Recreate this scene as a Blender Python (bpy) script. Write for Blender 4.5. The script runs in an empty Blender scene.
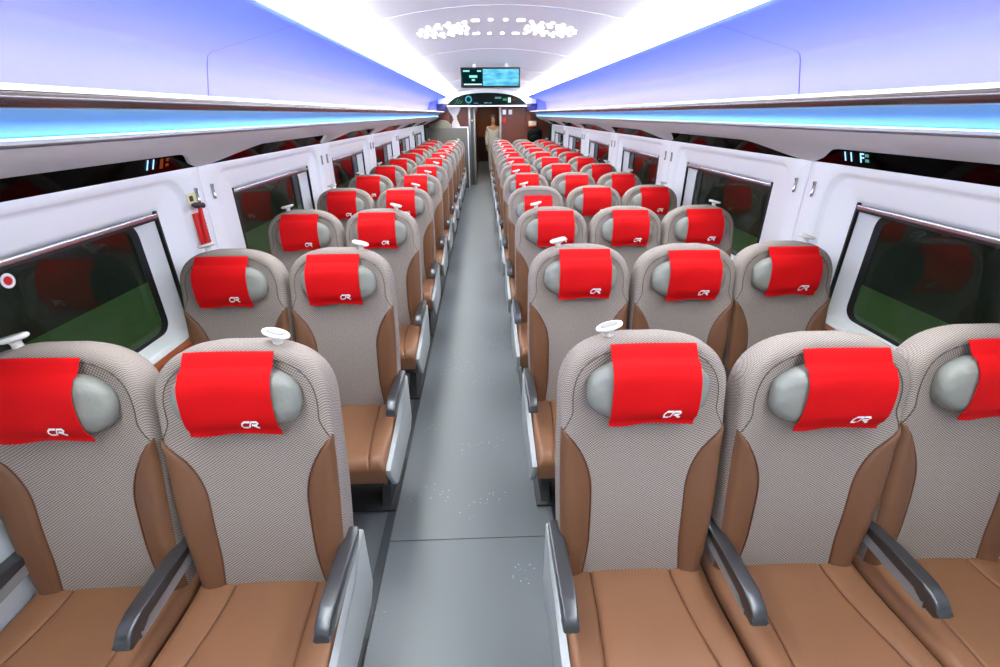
import bpy, bmesh, math, random
import numpy as np
from mathutils import Vector, Matrix, Euler
random.seed(7)
SC = bpy.context.scene
COL = SC.collection

# ------------------------------------------------------------------ camera, world, exposure
CAM_H = 1.75
FPX = 460.0
def camera_axes():
    """Vanishing point of the car's long axis at pixel (482,114), slight roll."""
    r = math.radians(0.35)
    x, y = -18.0, 219.5
    xu = x*math.cos(r)+y*math.sin(r); yu = -x*math.sin(r)+y*math.cos(r)
    p = math.atan(yu/FPX); a = math.atan(-xu*math.cos(p)/FPX)
    F = Vector((math.sin(a)*math.cos(p), math.cos(a)*math.cos(p), -math.sin(p)))
    R0 = Vector((math.cos(a), -math.sin(a), 0)); U0 = R0.cross(F)
    return R0*math.cos(r)-U0*math.sin(r), R0*math.sin(r)+U0*math.cos(r), F
cam_data = bpy.data.cameras.new('camera')
cam = bpy.data.objects.new('camera', cam_data); COL.objects.link(cam)
cR, cU, cF = camera_axes()
M = Matrix((cR, cU, -cF)).transposed().to_4x4(); M.translation = (0, 0, CAM_H)
cam.matrix_world = M
cam_data.sensor_width = 36.0
cam_data.lens = FPX*36.0/1000.0
cam_data.clip_start = 0.02
SC.camera = cam

world = bpy.data.worlds.new('night'); SC.world = world; world.use_nodes = True
world.node_tree.nodes['Background'].inputs[0].default_value = (0.012, 0.016, 0.014, 1)
world.node_tree.nodes['Background'].inputs[1].default_value = 1.0

SC.view_settings.view_transform = 'Standard'
SC.view_settings.look = 'None'
SC.view_settings.exposure = 0.35
SC.view_settings.gamma = 1.0
SC.view_settings.use_curve_mapping = False

L_MAIN = 14.5      # ceiling light strips
L_COVE = 27.0      # pinkish strip on top of the luggage racks
L_RACK = 3.4      # cyan strip under the luggage racks

# ------------------------------------------------------------------ materials
def srgb(r, g, b):
    f = lambda v: (v/255/12.92) if v/255 <= .04045 else ((v/255+.055)/1.055)**2.4
    return (f(r), f(g), f(b), 1)
MATS = {}
def mat(name, col, rough=.5, metal=0., spec=.5, bump=0., bscale=200., var=0., coat=0.):
    m = bpy.data.materials.new(name); m.use_nodes = True
    nt = m.node_tree; b = nt.nodes['Principled BSDF']
    b.inputs['Base Color'].default_value = col
    b.inputs['Roughness'].default_value = rough
    b.inputs['Metallic'].default_value = metal
    b.inputs['Specular IOR Level'].default_value = spec
    b.inputs['Coat Weight'].default_value = coat
    tc = nt.nodes.new('ShaderNodeTexCoord')
    if bump or var:
        n = nt.nodes.new('ShaderNodeTexNoise'); n.inputs['Scale'].default_value = bscale
        n.inputs['Detail'].default_value = 3
        nt.links.new(tc.outputs['Object'], n.inputs['Vector'])
        if bump:
            bp = nt.nodes.new('ShaderNodeBump'); bp.inputs['Strength'].default_value = bump
            bp.inputs['Distance'].default_value = .002
            nt.links.new(n.outputs['Fac'], bp.inputs['Height'])
            nt.links.new(bp.outputs['Normal'], b.inputs['Normal'])
    if var:
        n2 = nt.nodes.new('ShaderNodeTexNoise'); n2.inputs['Scale'].default_value = 6
        nt.links.new(tc.outputs['Object'], n2.inputs['Vector'])
        mx = nt.nodes.new('ShaderNodeMix'); mx.data_type = 'RGBA'
        mx.inputs[6].default_value = tuple(c*(1-var) for c in col[:3])+(1,)
        mx.inputs[7].default_value = tuple(min(1, c*(1+var)) for c in col[:3])+(1,)
        nt.links.new(n2.outputs['Fac'], mx.inputs[0]); nt.links.new(mx.outputs[2], b.inputs['Base Color'])
    MATS[name] = m
    return m
def emit(name, col, strength):
    m = bpy.data.materials.new(name); m.use_nodes = True
    nt = m.node_tree; nt.nodes.remove(nt.nodes['Principled BSDF'])
    e = nt.nodes.new('ShaderNodeEmission'); e.inputs[0].default_value = col; e.inputs[1].default_value = strength
    nt.links.new(e.outputs[0], nt.nodes['Material Output'].inputs[0])
    MATS[name] = m
    return m
def weave(name, c1, c2, scale):
    m = mat(name, c1, rough=.9, spec=.2)
    nt = m.node_tree; b = nt.nodes['Principled BSDF']
    tc = nt.nodes.new('ShaderNodeTexCoord'); sp = nt.nodes.new('ShaderNodeSeparateXYZ')
    nt.links.new(tc.outputs['Object'], sp.inputs[0])
    def mth(op, a, bb):
        n = nt.nodes.new('ShaderNodeMath'); n.operation = op
        for i, v in enumerate((a, bb)):
            if isinstance(v, (int, float)): n.inputs[i].default_value = v
            else: nt.links.new(v, n.inputs[i])
        return n.outputs[0]
    v = mth('ADD', sp.outputs['Z'], mth('MULTIPLY', sp.outputs['Y'], 2.2)); u = mth('ADD', sp.outputs['X'], mth('MULTIPLY', sp.outputs['Y'], .5))
    cb = nt.nodes.new('ShaderNodeCombineXYZ'); cb.inputs[2].default_value = .5
    nt.links.new(mth('MULTIPLY', u, scale), cb.inputs[0]); nt.links.new(mth('MULTIPLY', v, scale), cb.inputs[1])
    ck = nt.nodes.new('ShaderNodeTexChecker'); ck.inputs['Scale'].default_value = 1
    ck.inputs['Color1'].default_value = c1; ck.inputs['Color2'].default_value = c2
    nt.links.new(cb.outputs[0], ck.inputs['Vector']); nt.links.new(ck.outputs['Color'], b.inputs['Base Color'])
    bp = nt.nodes.new('ShaderNodeBump'); bp.inputs['Strength'].default_value = .25; bp.inputs['Distance'].default_value = .001
    nt.links.new(ck.outputs['Fac'], bp.inputs['Height']); nt.links.new(bp.outputs['Normal'], b.inputs['Normal'])
    return m

weave('weave', srgb(170, 158, 151), srgb(110, 100, 95), 185.)
mat('stitch', srgb(92, 80, 72), .9)
mat('leather', srgb(133, 92, 66), .42, spec=.4, bump=.25, bscale=260, var=.10)
mat('leather_side', srgb(112, 76, 54), .45, spec=.4, bump=.25, bscale=260, var=.12)
mat('seam', srgb(96, 56, 36), .6)
mat('red_cloth', srgb(198, 2, 9), .75, spec=.2, bump=.15, bscale=700)
mat('pillow_grey', srgb(131, 132, 127), .5, bump=1.0, bscale=16, var=.08)
for _n in MATS['pillow_grey'].node_tree.nodes:
    if _n.type == 'BUMP': _n.inputs['Distance'].default_value = .010
mat('logo_white', srgb(250, 250, 250), .6)
mat('handle_white', srgb(228, 226, 220), .35)
mat('handle_grey', srgb(140, 140, 136), .5)
mat('arm_dark', srgb(96, 97, 100), .32, metal=.8)
mat('arm_silver', srgb(150, 151, 153), .4, metal=.3)
mat('panel_grey', srgb(172, 175, 176), .45)
mat('black_metal', srgb(34, 34, 36), .5)
mat('dark_grey', srgb(70, 72, 75), .5)
mat('white_wall', srgb(245, 246, 248), .38, spec=.4)
mat('wall_grey', srgb(205, 210, 214), .4)
mat('ceiling_white', srgb(240, 241, 243), .5)
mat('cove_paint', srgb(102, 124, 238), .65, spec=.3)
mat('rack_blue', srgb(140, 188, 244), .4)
mat('fascia_grey', srgb(206, 203, 203), .4)
mat('rail_dark', srgb(112, 104, 104), .22, metal=.85)
mat('rail_white', srgb(240, 240, 244), .3)
mat('black_gloss', srgb(3, 3, 4), .06, spec=.05)
mat('rubber', srgb(14, 14, 16), .5)
mat('silver', srgb(190, 190, 192), .25, metal=.9)
mat('chrome', srgb(170, 170, 172), .18, metal=1.)
mat('wood_orange', srgb(158, 76, 34), .3, bump=.1, bscale=60, var=.15)
mat('brown_wall', srgb(104, 46, 28), .35, var=.2)
mat('orange_brown', srgb(150, 76, 30), .4, var=.2)
mat('dark_brown', srgb(52, 22, 14), .4, var=.2)
mat('partition_grey', srgb(98, 93, 86), .5, var=.06)
mat('taupe', srgb(122, 115, 100), .6, var=.08)
mat('jamb', srgb(150, 144, 136), .35, metal=.5)
mat('header_black', srgb(3, 14, 16), .4, spec=.1)
mat('header_blue', srgb(40, 34, 84), .3)
mat('curtain', srgb(236, 228, 228), .8)
mat('bag_black', srgb(7, 7, 8), .8, spec=.15, bump=.5, bscale=40)
mat('cream', srgb(235, 215, 190), .5)
mat('orange_paint', srgb(226, 120, 60), .5)
mat('hammer_red', srgb(226, 36, 34), .4)
mat('sticker_yellow', srgb(226, 224, 178), .6)
mat('sticker_white', srgb(240, 238, 238), .5)
mat('sticker_red', srgb(214, 26, 26), .5)
mat('green_floor', srgb(84, 116, 70), .8, var=.2)
mat('dark_wall', srgb(40, 46, 44), .8, var=.2)
mat('skin', srgb(214, 164, 124), .55)
mat('white_clothes', srgb(232, 234, 226), .8)
mat('hair', srgb(120, 116, 112), .7)
emit('light_main', (.94, 1.0, .97, 1), L_MAIN)
emit('light_cove', (1.0, .52, .85, 1), L_COVE)
emit('light_rack', (.30, .62, 1.0, 1), L_RACK)
emit('light_dot', (1, 1, 1, 1), 3.)
emit('fill_platform', (.9, 1, .9, 1), 7.)
emit('fill_corridor', (1, .93, .8, 1), 16.)
emit('led_blue', srgb(150, 205, 255), 1.6)
emit('led_orange', srgb(190, 90, 50), .3)
emit('scr_dark', srgb(4, 34, 42), 1.)
emit('scr_text', srgb(150, 240, 225), 1.)
emit('scr_white', srgb(225, 255, 245), 1.)
emit('led_green', srgb(40, 150, 100), 1.)
emit('led_cyan', srgb(70, 170, 190), 1.)
emit('led_dim', srgb(90, 140, 140), 1.)
# grey vinyl floor with scattered flecks
m = mat('vinyl', srgb(110, 114, 117), .34, spec=.45)
nt = m.node_tree; b = nt.nodes['Principled BSDF']; tc = nt.nodes.new('ShaderNodeTexCoord')
n1 = nt.nodes.new('ShaderNodeTexNoise'); n1.inputs['Scale'].default_value = 2.2; nt.links.new(tc.outputs['Object'], n1.inputs['Vector'])
vo = nt.nodes.new('ShaderNodeTexVoronoi'); vo.inputs['Scale'].default_value = 55; nt.links.new(tc.outputs['Object'], vo.inputs['Vector'])
lt = nt.nodes.new('ShaderNodeMath'); lt.operation = 'LESS_THAN'; lt.inputs[1].default_value = .13; nt.links.new(vo.outputs['Distance'], lt.inputs[0])
gt = nt.nodes.new('ShaderNodeMath'); gt.operation = 'GREATER_THAN'; gt.inputs[1].default_value = .57; nt.links.new(n1.outputs['Fac'], gt.inputs[0])
mu = nt.nodes.new('ShaderNodeMath'); mu.operation = 'MULTIPLY'; nt.links.new(lt.outputs[0], mu.inputs[0]); nt.links.new(gt.outputs[0], mu.inputs[1])
mx = nt.nodes.new('ShaderNodeMix'); mx.data_type = 'RGBA'; mx.inputs[6].default_value = srgb(110, 114, 117); mx.inputs[7].default_value = srgb(196, 200, 202)
nt.links.new(mu.outputs[0], mx.inputs[0]); nt.links.new(mx.outputs[2], b.inputs['Base Color'])
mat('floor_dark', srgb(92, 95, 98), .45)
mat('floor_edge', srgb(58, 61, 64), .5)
# window glass: thin, reflecting the lit cabin against the night
m = bpy.data.materials.new('glass'); m.use_nodes = True; nt = m.node_tree
nt.nodes.remove(nt.nodes['Principled BSDF'])
tr = nt.nodes.new('ShaderNodeBsdfTransparent'); tr.inputs[0].default_value = (.80, .88, .82, 1)
gl = nt.nodes.new('ShaderNodeBsdfGlossy'); gl.inputs['Roughness'].default_value = .01
fr = nt.nodes.new('ShaderNodeFresnel'); fr.inputs[0].default_value = 1.55
ms = nt.nodes.new('ShaderNodeMixShader')
geo = nt.nodes.new('ShaderNodeNewGeometry'); inv = nt.nodes.new('ShaderNodeMath'); inv.operation = 'SUBTRACT'; inv.inputs[0].default_value = 1
nt.links.new(geo.outputs['Backfacing'], inv.inputs[1]); mf = nt.nodes.new('ShaderNodeMath'); mf.operation = 'MULTIPLY'
nt.links.new(fr.outputs[0], mf.inputs[0]); nt.links.new(inv.outputs[0], mf.inputs[1]); nt.links.new(mf.outputs[0], ms.inputs[0]); nt.links.new(tr.outputs[0], ms.inputs[1]); nt.links.new(gl.outputs[0], ms.inputs[2])
nt.links.new(ms.outputs[0], nt.nodes['Material Output'].inputs[0]); MATS['glass'] = m
# picture half of the information screen
m = bpy.data.materials.new('scr_picture'); m.use_nodes = True; nt = m.node_tree
nt.nodes.remove(nt.nodes['Principled BSDF'])
tc = nt.nodes.new('ShaderNodeTexCoord'); wv = nt.nodes.new('ShaderNodeTexNoise'); wv.inputs['Scale'].default_value = 7
mp = nt.nodes.new('ShaderNodeMapping'); mp.inputs['Scale'].default_value = (1, 1, 4)
nt.links.new(tc.outputs['Object'], mp.inputs[0]); nt.links.new(mp.outputs[0], wv.inputs['Vector'])
cr = nt.nodes.new('ShaderNodeValToRGB')
cr.color_ramp.elements[0].position = .3; cr.color_ramp.elements[0].color = srgb(40, 150, 205)
cr.color_ramp.elements[1].position = .7; cr.color_ramp.elements[1].color = srgb(130, 222, 240)
e = nt.nodes.new('ShaderNodeEmission'); nt.links.new(wv.outputs['Fac'], cr.inputs[0]); nt.links.new(cr.outputs[0], e.inputs[0])
nt.links.new(e.outputs[0], nt.nodes['Material Output'].inputs[0]); MATS['scr_picture'] = m

# ------------------------------------------------------------------ helpers
def mk_mesh(name, V, Fc, m, smooth=True, angle=None):
    me = bpy.data.meshes.new(name)
    me.from_pydata([tuple(v) for v in V], [], [tuple(f) for f in Fc])
    bm = bmesh.new(); bm.from_mesh(me)
    bmesh.ops.recalc_face_normals(bm, faces=bm.faces)
    if smooth:
        for f in bm.faces: f.smooth = True
        a = math.radians(angle if angle else 40)
        for ed in bm.edges:
            if len(ed.link_faces) == 2 and ed.calc_face_angle(0) > a: ed.smooth = False
    bm.to_mesh(me); bm.free()
    me.materials.append(MATS[m])
    return me
def link(name, me, parent=None):
    o = bpy.data.objects.new(name, me); COL.objects.link(o)
    if parent is not None: o.parent = parent
    return o
def obj(name, V, Fc, m, parent=None, smooth=True, angle=None):
    return link(name, mk_mesh(name, V, Fc, m, smooth, angle), parent)
def tag(o, label, cat, group=None):
    o['label'] = label; o['category'] = cat
    if group: o['group'] = group
    return o
def struct(o):
    o['kind'] = 'structure'; return o
def empty(name, loc=(0, 0, 0)):
    o = bpy.data.objects.new(name, None); COL.objects.link(o); o.location = loc; o.empty_display_size = .1
    return o
def box(x0, x1, y0, y1, z0, z1, bev=0.):
    bm = bmesh.new()
    bmesh.ops.create_cube(bm, size=1)
    for v in bm.verts:
        v.co = Vector(((x0+x1)/2+v.co.x*(x1-x0), (y0+y1)/2+v.co.y*(y1-y0), (z0+z1)/2+v.co.z*(z1-z0)))
    if bev: bmesh.ops.bevel(bm, geom=list(bm.edges), offset=bev, segments=2, affect='EDGES', profile=.5)
    return out(bm)
def out(bm):
    bm.verts.index_update()
    V = [v.co.copy() for v in bm.verts]; Fc = [[v.index for v in f.verts] for f in bm.faces]
    bm.free(); return V, Fc
def merge(*parts):
    V, Fc = [], []
    for v, f in parts:
        o = len(V); V += list(v); Fc += [[i+o for i in q] for q in f]
    return V, Fc
def xf(part, M_):
    return [M_ @ Vector(v) for v in part[0]], part[1]
def prism(poly, d0, d1, axis='x', bev=0., seg=2):
    """poly of 2-D points extruded along an axis; for x: points are (y,z); y: (x,z); z: (x,y)."""
    def P(a, b, d):
        return (d, a, b) if axis == 'x' else ((a, d, b) if axis == 'y' else (a, b, d))
    bm = bmesh.new()
    a = [bm.verts.new(P(*p, d0)) for p in poly]; c = [bm.verts.new(P(*p, d1)) for p in poly]
    n = len(poly)
    bm.faces.new(a); bm.faces.new(c[::-1])
    for i in range(n): bm.faces.new((a[i], c[i], c[(i+1) % n], a[(i+1) % n]))
    if bev:
        ed = [e_ for e_ in bm.edges if abs((e_.verts[0].co-e_.verts[1].co).dot(Vector(P(0, 0, 1)))) < 1e-9]
        bmesh.ops.bevel(bm, geom=ed, offset=bev, segments=seg, affect='EDGES', profile=.5)
    return out(bm)
def tube(pts, r, n=8, closed=False, cap=True):
    pts = [Vector(p) for p in pts]; N = len(pts); V, Fc = [], []
    rr = r if isinstance(r, (list, tuple)) else [r]*N
    up = None
    for i, p in enumerate(pts):
        if closed: t = pts[(i+1) % N]-pts[i-1]
        else: t = pts[min(i+1, N-1)]-pts[max(i-1, 0)]
        t.normalize()
        if up is None:
            up = Vector((0, 0, 1)) if abs(t.z) < .9 else Vector((1, 0, 0))
        s = t.cross(up).normalized(); u = s.cross(t).normalized(); up = u
        for k in range(n):
            a = 2*math.pi*k/n
            V.append(p+(s*math.cos(a)+u*math.sin(a))*rr[i])
    M_ = N if closed else N-1
    for i in range(M_):
        j = (i+1) % N
        for k in range(n):
            Fc.append((i*n+k, i*n+(k+1) % n, j*n+(k+1) % n, j*n+k))
    if not closed and cap:
        Fc.append(tuple(range(n))[::-1]); Fc.append(tuple((N-1)*n+k for k in range(n)))
    return V, Fc
def sheet(prof, y0, y1, thick=0., ny=1, close=False):
    """(x,z) profile swept along Y; optional thickness by offset along the profile normal."""
    V, Fc = [], []
    n = len(prof)
    P = [Vector(p) for p in prof]
    if thick:
        off = []
        for i in range(n):
            t = (P[min(i+1, n-1)]-P[max(i-1, 0)]).normalized()
            off.append(P[i]+Vector((-t.y, t.x))*thick)
        P = P+off[::-1]; close = True
    n = len(P)
    for j in range(ny+1):
        y = y0+(y1-y0)*j/ny
        V += [(p.x, y, p.y) for p in P]
    for j in range(ny):
        for i in range(n if close else n-1):
            k = (i+1) % n
            Fc.append((j*n+i, j*n+k, (j+1)*n+k, (j+1)*n+i))
    if close:
        Fc.append(tuple(range(n))); Fc.append(tuple(ny*n+i for i in range(n))[::-1])
    return V, Fc
def text(s, size, shear=0.):
    c = bpy.data.curves.new('txt', 'FONT'); c.body = s; c.size = size; c.shear = shear; c.extrude = size*.01
    c.align_x = 'CENTER'; c.align_y = 'CENTER'; c.resolution_u = 3
    o = bpy.data.objects.new('txt', c); me = bpy.data.meshes.new_from_object(o)
    V = [v.co.copy() for v in me.vertices]; Fc = [list(p.vertices) for p in me.polygons]
    bpy.data.objects.remove(o); bpy.data.curves.remove(c); bpy.data.meshes.remove(me)
    return V, Fc
def rrect_ray(ang, hw, hh, r):
    """distance along a ray from the centre to a rounded rectangle outline"""
    c, s = math.cos(ang), math.sin(ang)
    t = min(hw/abs(c) if abs(c) > 1e-9 else 1e9, hh/abs(s) if abs(s) > 1e-9 else 1e9)
    if r <= 0: return t
    x, y = abs(c)*t, abs(s)*t
    if x > hw-r and y > hh-r:
        ox, oy = hw-r, hh-r; ac, as_ = abs(c), abs(s)
        bq = ac*ox+as_*oy; cq = ox*ox+oy*oy-r*r
        t = bq+math.sqrt(max(0, bq*bq-cq))
    return t
def sstep(a, b, x):
    t = min(1, max(0, (x-a)/(b-a))); return t*t*(3-2*t)

# ------------------------------------------------------------------ the car: dimensions
CX = .14                 # centre line of the car (the camera stands left of it)
Y0, Y1 = -1.45, 12.95    # passenger saloon
WALL = 1.56
BAY = 1.96
BAYS = [1.49+BAY*k for k in range(-1, 6)]

# ---- floor
fl = struct(obj('floor', *box(CX-1.7, CX+1.7, Y0, 20.2, -.06, 0), 'floor_dark', smooth=False))
for (a, b_) in ((Y0, 1.490), (1.496, 20.1)):
    obj('vinyl_sheet', *box(-.455, .30, a, b_, -.02, .004), 'vinyl', fl, smooth=False)
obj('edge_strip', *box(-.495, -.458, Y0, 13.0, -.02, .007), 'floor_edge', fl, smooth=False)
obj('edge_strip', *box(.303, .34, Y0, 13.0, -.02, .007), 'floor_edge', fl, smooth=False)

# ---- side walls, windows, racks
wn = 0
def side(s):
    global wn
    nm = 'left' if s < 0 else 'right'
    X = lambda w: CX+s*w
    def prof(pts): return [(X(w), z) for w, z in pts]
    wall = struct(obj('wall_'+nm, *box(X(1.56), X(1.60), Y0, Y1, 0, .73), 'wall_grey', smooth=False))
    obj('wood_strip', *sheet(prof([(1.59, .795), (1.525, .79), (1.525, .748), (1.59, .745)]), Y0, Y1, close=True), 'wood_orange', wall, smooth=False)
    obj('metal_strip', *sheet(prof([(1.59, .746), (1.52, .746), (1.52, .732), (1.59, .728)]), Y0, Y1, close=True), 'silver', wall, smooth=False)
    ANG = sorted(set([2*math.pi*k/96 for k in range(96)]))
    zc = 1.083
    # wall panel of one bay: flat border, soft-edged recess, window opening, reveal
    loops = []
    def loop(hw, z0, z1, r, w):
        hh = (z1-z0)/2; cz = (z0+z1)/2
        pts = []
        for a in ANGS:
            t = rrect_ray(a, hw, hh, r); pts.append((math.cos(a)*t, cz+math.sin(a)*t, w))
        loops.append(pts)
    ca = math.atan2((1.53-.79)/2, .978)
    fine = [ca+.012*k for k in range(-9, 21)]
    ANGS = sorted(set(ANG+[a for c_ in fine for a in (c_, math.pi-c_, math.pi+c_, 2*math.pi-c_)]))
    loop(.978, .79, 1.53, 0, 1.60); loop(.978, .79, 1.53, 0, 1.562); loop(.975, .793, 1.527, 0, 1.56)
    loop(.835, .797, 1.492, .11, 1.56); loop(.828, .798, 1.486, .11, 1.566); loop(.815, .799, 1.475, .105, 1.583); loop(.80, .80, 1.462, .10, 1.588)
    loop(.645, .803, 1.385, .012, 1.59); loop(.63, .805, 1.372, .012, 1.60)
    loop(.60, .812, 1.35, .05, 1.64); loop(.575, .818, 1.33, .07, 1.665)
    n = len(ANGS); pan_v, pan_f = [], []
    for lp in loops: pan_v += [(X(w)-CX, y, z) for y, z, w in lp]
    for i in range(len(loops)-1):
        for k in range(n):
            q = (k+1) % n
            pan_f.append((i*n+k, i*n+q, (i+1)*n+q, (i+1)*n+k))
    panel_me = mk_mesh('wall_panel', pan_v, pan_f, 'white_wall', True, 50)
    # window parts around bay centre
    def ring(h0, h1, w):
        V, Fc = [], []
        for (hw, z0, z1, r, ww) in (h0, h1):
            hh = (z1-z0)/2; cz = (z0+z1)/2
            for a in ANGS:
                t = rrect_ray(a, hw, hh, r); V.append((s*ww, math.cos(a)*t, cz+math.sin(a)*t))
        for k in range(n):
            q = (k+1) % n; Fc.append((k, q, n+q, n+k))
        return V, Fc
    gv, gf = merge(ring((.585, .812, 1.338, .075, 1.660), (.545, .832, 1.312, .06, 1.668), 0))
    gask_me = mk_mesh('gasket', gv, gf, 'rubber')
    pane_me = mk_mesh('pane', *box(s*1.668, s*1.676, -.60, .60, .80, 1.345), 'glass', False)
    rail_me = mk_mesh('blind_rail', *merge(box(min(s*1.585, s*1.612), max(s*1.585, s*1.612), -.628, .628, 1.344, 1.362, .004)), 'silver')
    rail2_me = mk_mesh('blind_edge', *box(min(s*1.590, s*1.618), max(s*1.590, s*1.618), -.628, .628, 1.333, 1.344), 'rubber', False)
    lip_me = [mk_mesh('side_seal', *box(min(s*1.5885, s*1.604), max(s*1.5885, s*1.604), a, a+.011, .815, 1.372), 'rubber', False) for a in (-.634, .623)]
    for yc in BAYS:
        p = link('wall_panel', panel_me, wall); p.location = (CX, yc, 0)
        wn += 1
        w_ = struct(link('window_%d' % wn, gask_me)); w_.location = (CX, yc, 0)
        for nme, me in (('pane', pane_me), ('blind_rail', rail_me), ('blind_edge', rail2_me), ('side_seal', lip_me[0]), ('side_seal', lip_me[1])):
            link(nme, me, w_)
    # dark glossy strip between wall and rack, and the grey fascia with its wavy lower edge
    ux, uz = (1.56-1.25), (1.525-1.69)
    obj('gloss_strip', *sheet(prof([(1.500, 1.665), (1.5585, 1.5235), (1.59, 1.5235), (1.59, 1.665)]), Y0, Y1, close=True), 'black_gloss', wall, smooth=False)
    V, Fc = [], []
    ys = [Y0+i*.04 for i in range(int((Y1-Y0)/.04)+1)]
    for y in ys:
        d = min(abs(y-(yc+BAY/2)) for yc in BAYS+[BAYS[0]-BAY])
        wave = 1-sstep(.0, .42, d)
        tb = .46+.50*wave
        for j, t in enumerate((0, .1, .3, .6, .9, 1.)):
            tt = t*tb
            sag = .012*math.sin(math.pi*t)
            V.append((X(1.25+ux*tt-.006-sag*.4), y, 1.69+uz*tt-.008-sag))
        V.append((X(1.25+ux*tb+.012), y, 1.69+uz*tb+.0))
    for i in range(len(ys)-1):
        for j in range(6): Fc.append((i*7+j, i*7+j+1, (i+1)*7+j+1, (i+1)*7+j))
    obj('rack_fascia', V, Fc, 'fascia_grey', wall)
    # luggage rack: shelf, rail, lit underside, light strips
    rk = empty('luggage_rack', (X(1.2), Y0, 1.7))
    tag(rk, 'overhead luggage rack with dark rail and blue lit underside above the %s' % ('paired seats' if s < 0 else 'rows of three seats'), 'luggage rack')
    def rpart(name, pr, m_, sm=True, par=None):
        v, f = sheet(prof(pr), 0, Y1-Y0, close=True)
        v = [(a-X(1.2), b_, c_-1.7) for a, b_, c_ in v]
        return obj(name, v, f, m_, par or rk, sm)
    rpart('shelf', [(1.10, 1.795), (1.52, 1.775), (1.52, 1.765), (1.20, 1.775)], 'white_wall', False)
    rpart('rail', [(1.083, 1.800), (1.077, 1.790), (1.078, 1.779), (1.086, 1.769), (1.098, 1.765), (1.115, 1.768), (1.115, 1.800)], 'rail_dark')
    rpart('rail_cap', [(1.086, 1.811), (1.079, 1.806), (1.079, 1.799), (1.086, 1.797), (1.13, 1.797), (1.13, 1.806)], 'rail_white')
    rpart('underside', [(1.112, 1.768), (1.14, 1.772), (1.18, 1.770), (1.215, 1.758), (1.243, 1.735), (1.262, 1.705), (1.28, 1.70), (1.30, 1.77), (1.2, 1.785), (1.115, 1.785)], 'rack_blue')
    rpart('lip', [(1.232, 1.698), (1.232, 1.690), (1.245, 1.685), (1.30, 1.672), (1.30, 1.695), (1.255, 1.700)], 'fascia_grey')
    rpart('light_strip', [(1.240, 1.7005), (1.258, 1.7035), (1.258, 1.7005), (1.240, 1.6985)], 'light_rack', False)
    rpart('light_shield', [(1.288, 1.780), (1.288, 1.818), (1.303, 1.818), (1.303, 1.780)], 'rail_white', False)  # unseen shield added to keep the strip's light off the cove slope
    rpart('top_light_strip', [(1.3035, 1.790), (1.3035, 1.813), (1.307, 1.813), (1.307, 1.790)], 'light_cove', False)
    # cove panels above the rack
    for (ya, yb) in zip([Y0, -1.30, 2.623, 6.543, 10.463], [-1.306, 2.616, 6.536, 10.456, Y1]):
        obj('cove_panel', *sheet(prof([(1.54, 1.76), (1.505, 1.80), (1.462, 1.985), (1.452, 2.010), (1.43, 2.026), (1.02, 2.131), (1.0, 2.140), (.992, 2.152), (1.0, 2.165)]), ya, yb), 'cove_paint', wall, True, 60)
    obj('cove_backing', *sheet(prof([(1.58, 1.76), (1.49, 2.02), (1.44, 2.045), (1.0, 2.17)]), Y0, Y1), 'dark_grey', wall, False)
    # ceiling light strip
    ls = obj('ceiling_light_strip', *sheet(prof([(.77, 2.232), (.79, 2.200), (.84, 2.160), (.91, 2.137), (.975, 2.140), (.99, 2.160), (.80, 2.236)]), Y0, Y1, close=True), 'light_main', smooth=False)
    tag(ls, 'long white ceiling light strip above the %s' % ('paired seats' if s < 0 else 'rows of three seats'), 'light')
    return wall
wall_l = side(-1)
wall_r = side(1)
# ---- ceiling
CEIL = [(-1.01, 2.165), (-.80, 2.232), (-.72, 2.245), (-.55, 2.277), (-.35, 2.302), (-.17, 2.316), (0, 2.32), (.17, 2.316), (.35, 2.302), (.55, 2.277), (.72, 2.245), (.80, 2.232), (1.01, 2.165)]
def zceil(w):
    return float(np.interp(w, [p[0] for p in CEIL], [p[1] for p in CEIL]))
ce = struct(obj('ceiling', *sheet([(CX+w, z+.02) for w, z in CEIL], Y0, Y1), 'ceiling_white'))
edges_y = [Y0, -.72, 3.20, 5.16, 7.12, 9.08, 11.04, Y1]
for a, b_ in zip(edges_y[:-1], edges_y[1:]):
    obj('ceiling_panel', *sheet([(CX+w, z) for w, z in CEIL[2:-2]], a+.004, b_-.004, thick=.012), 'ceiling_white', ce, True, 30)
for y in edges_y[1:-1]:
    obj('joint_bead', *sheet([(CX+w, z-.006) for w, z in CEIL[2:-2]], y-.012, y+.012, thick=.004), 'rail_white', ce)
# ---- closing wall behind the camera
struct(obj('wall_back', *box(CX-1.6, CX+1.6, Y0-.05, Y0, 0, 2.4), 'wall_grey', smooth=False))

# ------------------------------------------------------------------ night outside
for s, nm in ((-1, 'left'), (1, 'right')):
    xa, xb = sorted((CX+s*1.75, CX+s*4.2))
    o = obj('platform', *box(xa, xb, -6, 22, -.4, -.05), 'green_floor', smooth=False); tag(o, 'green painted platform floor outside the windows beside the %s' % ('paired seats' if s < 0 else 'rows of three seats'), 'platform')
    xa, xb = sorted((CX+s*4.2, CX+s*4.3))
    o = obj('station_wall', *box(xa, xb, -6, 22, -.4, 3.), 'dark_wall', smooth=False); tag(o, 'dark station wall outside the windows beside the %s' % ('paired seats' if s < 0 else 'rows of three seats'), 'wall')
    xa, xb = sorted((CX+s*2.9, CX+s*3.1))
    o = obj('platform_fill_light', *box(xa, xb, -2, 14, 3.3, 3.36), 'fill_platform', smooth=False); tag(o, 'added unseen fill light above the green platform outside beside the %s' % ('paired seats' if s < 0 else 'rows of three seats'), 'lamp')  # unseen light added to brighten the green platform

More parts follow.
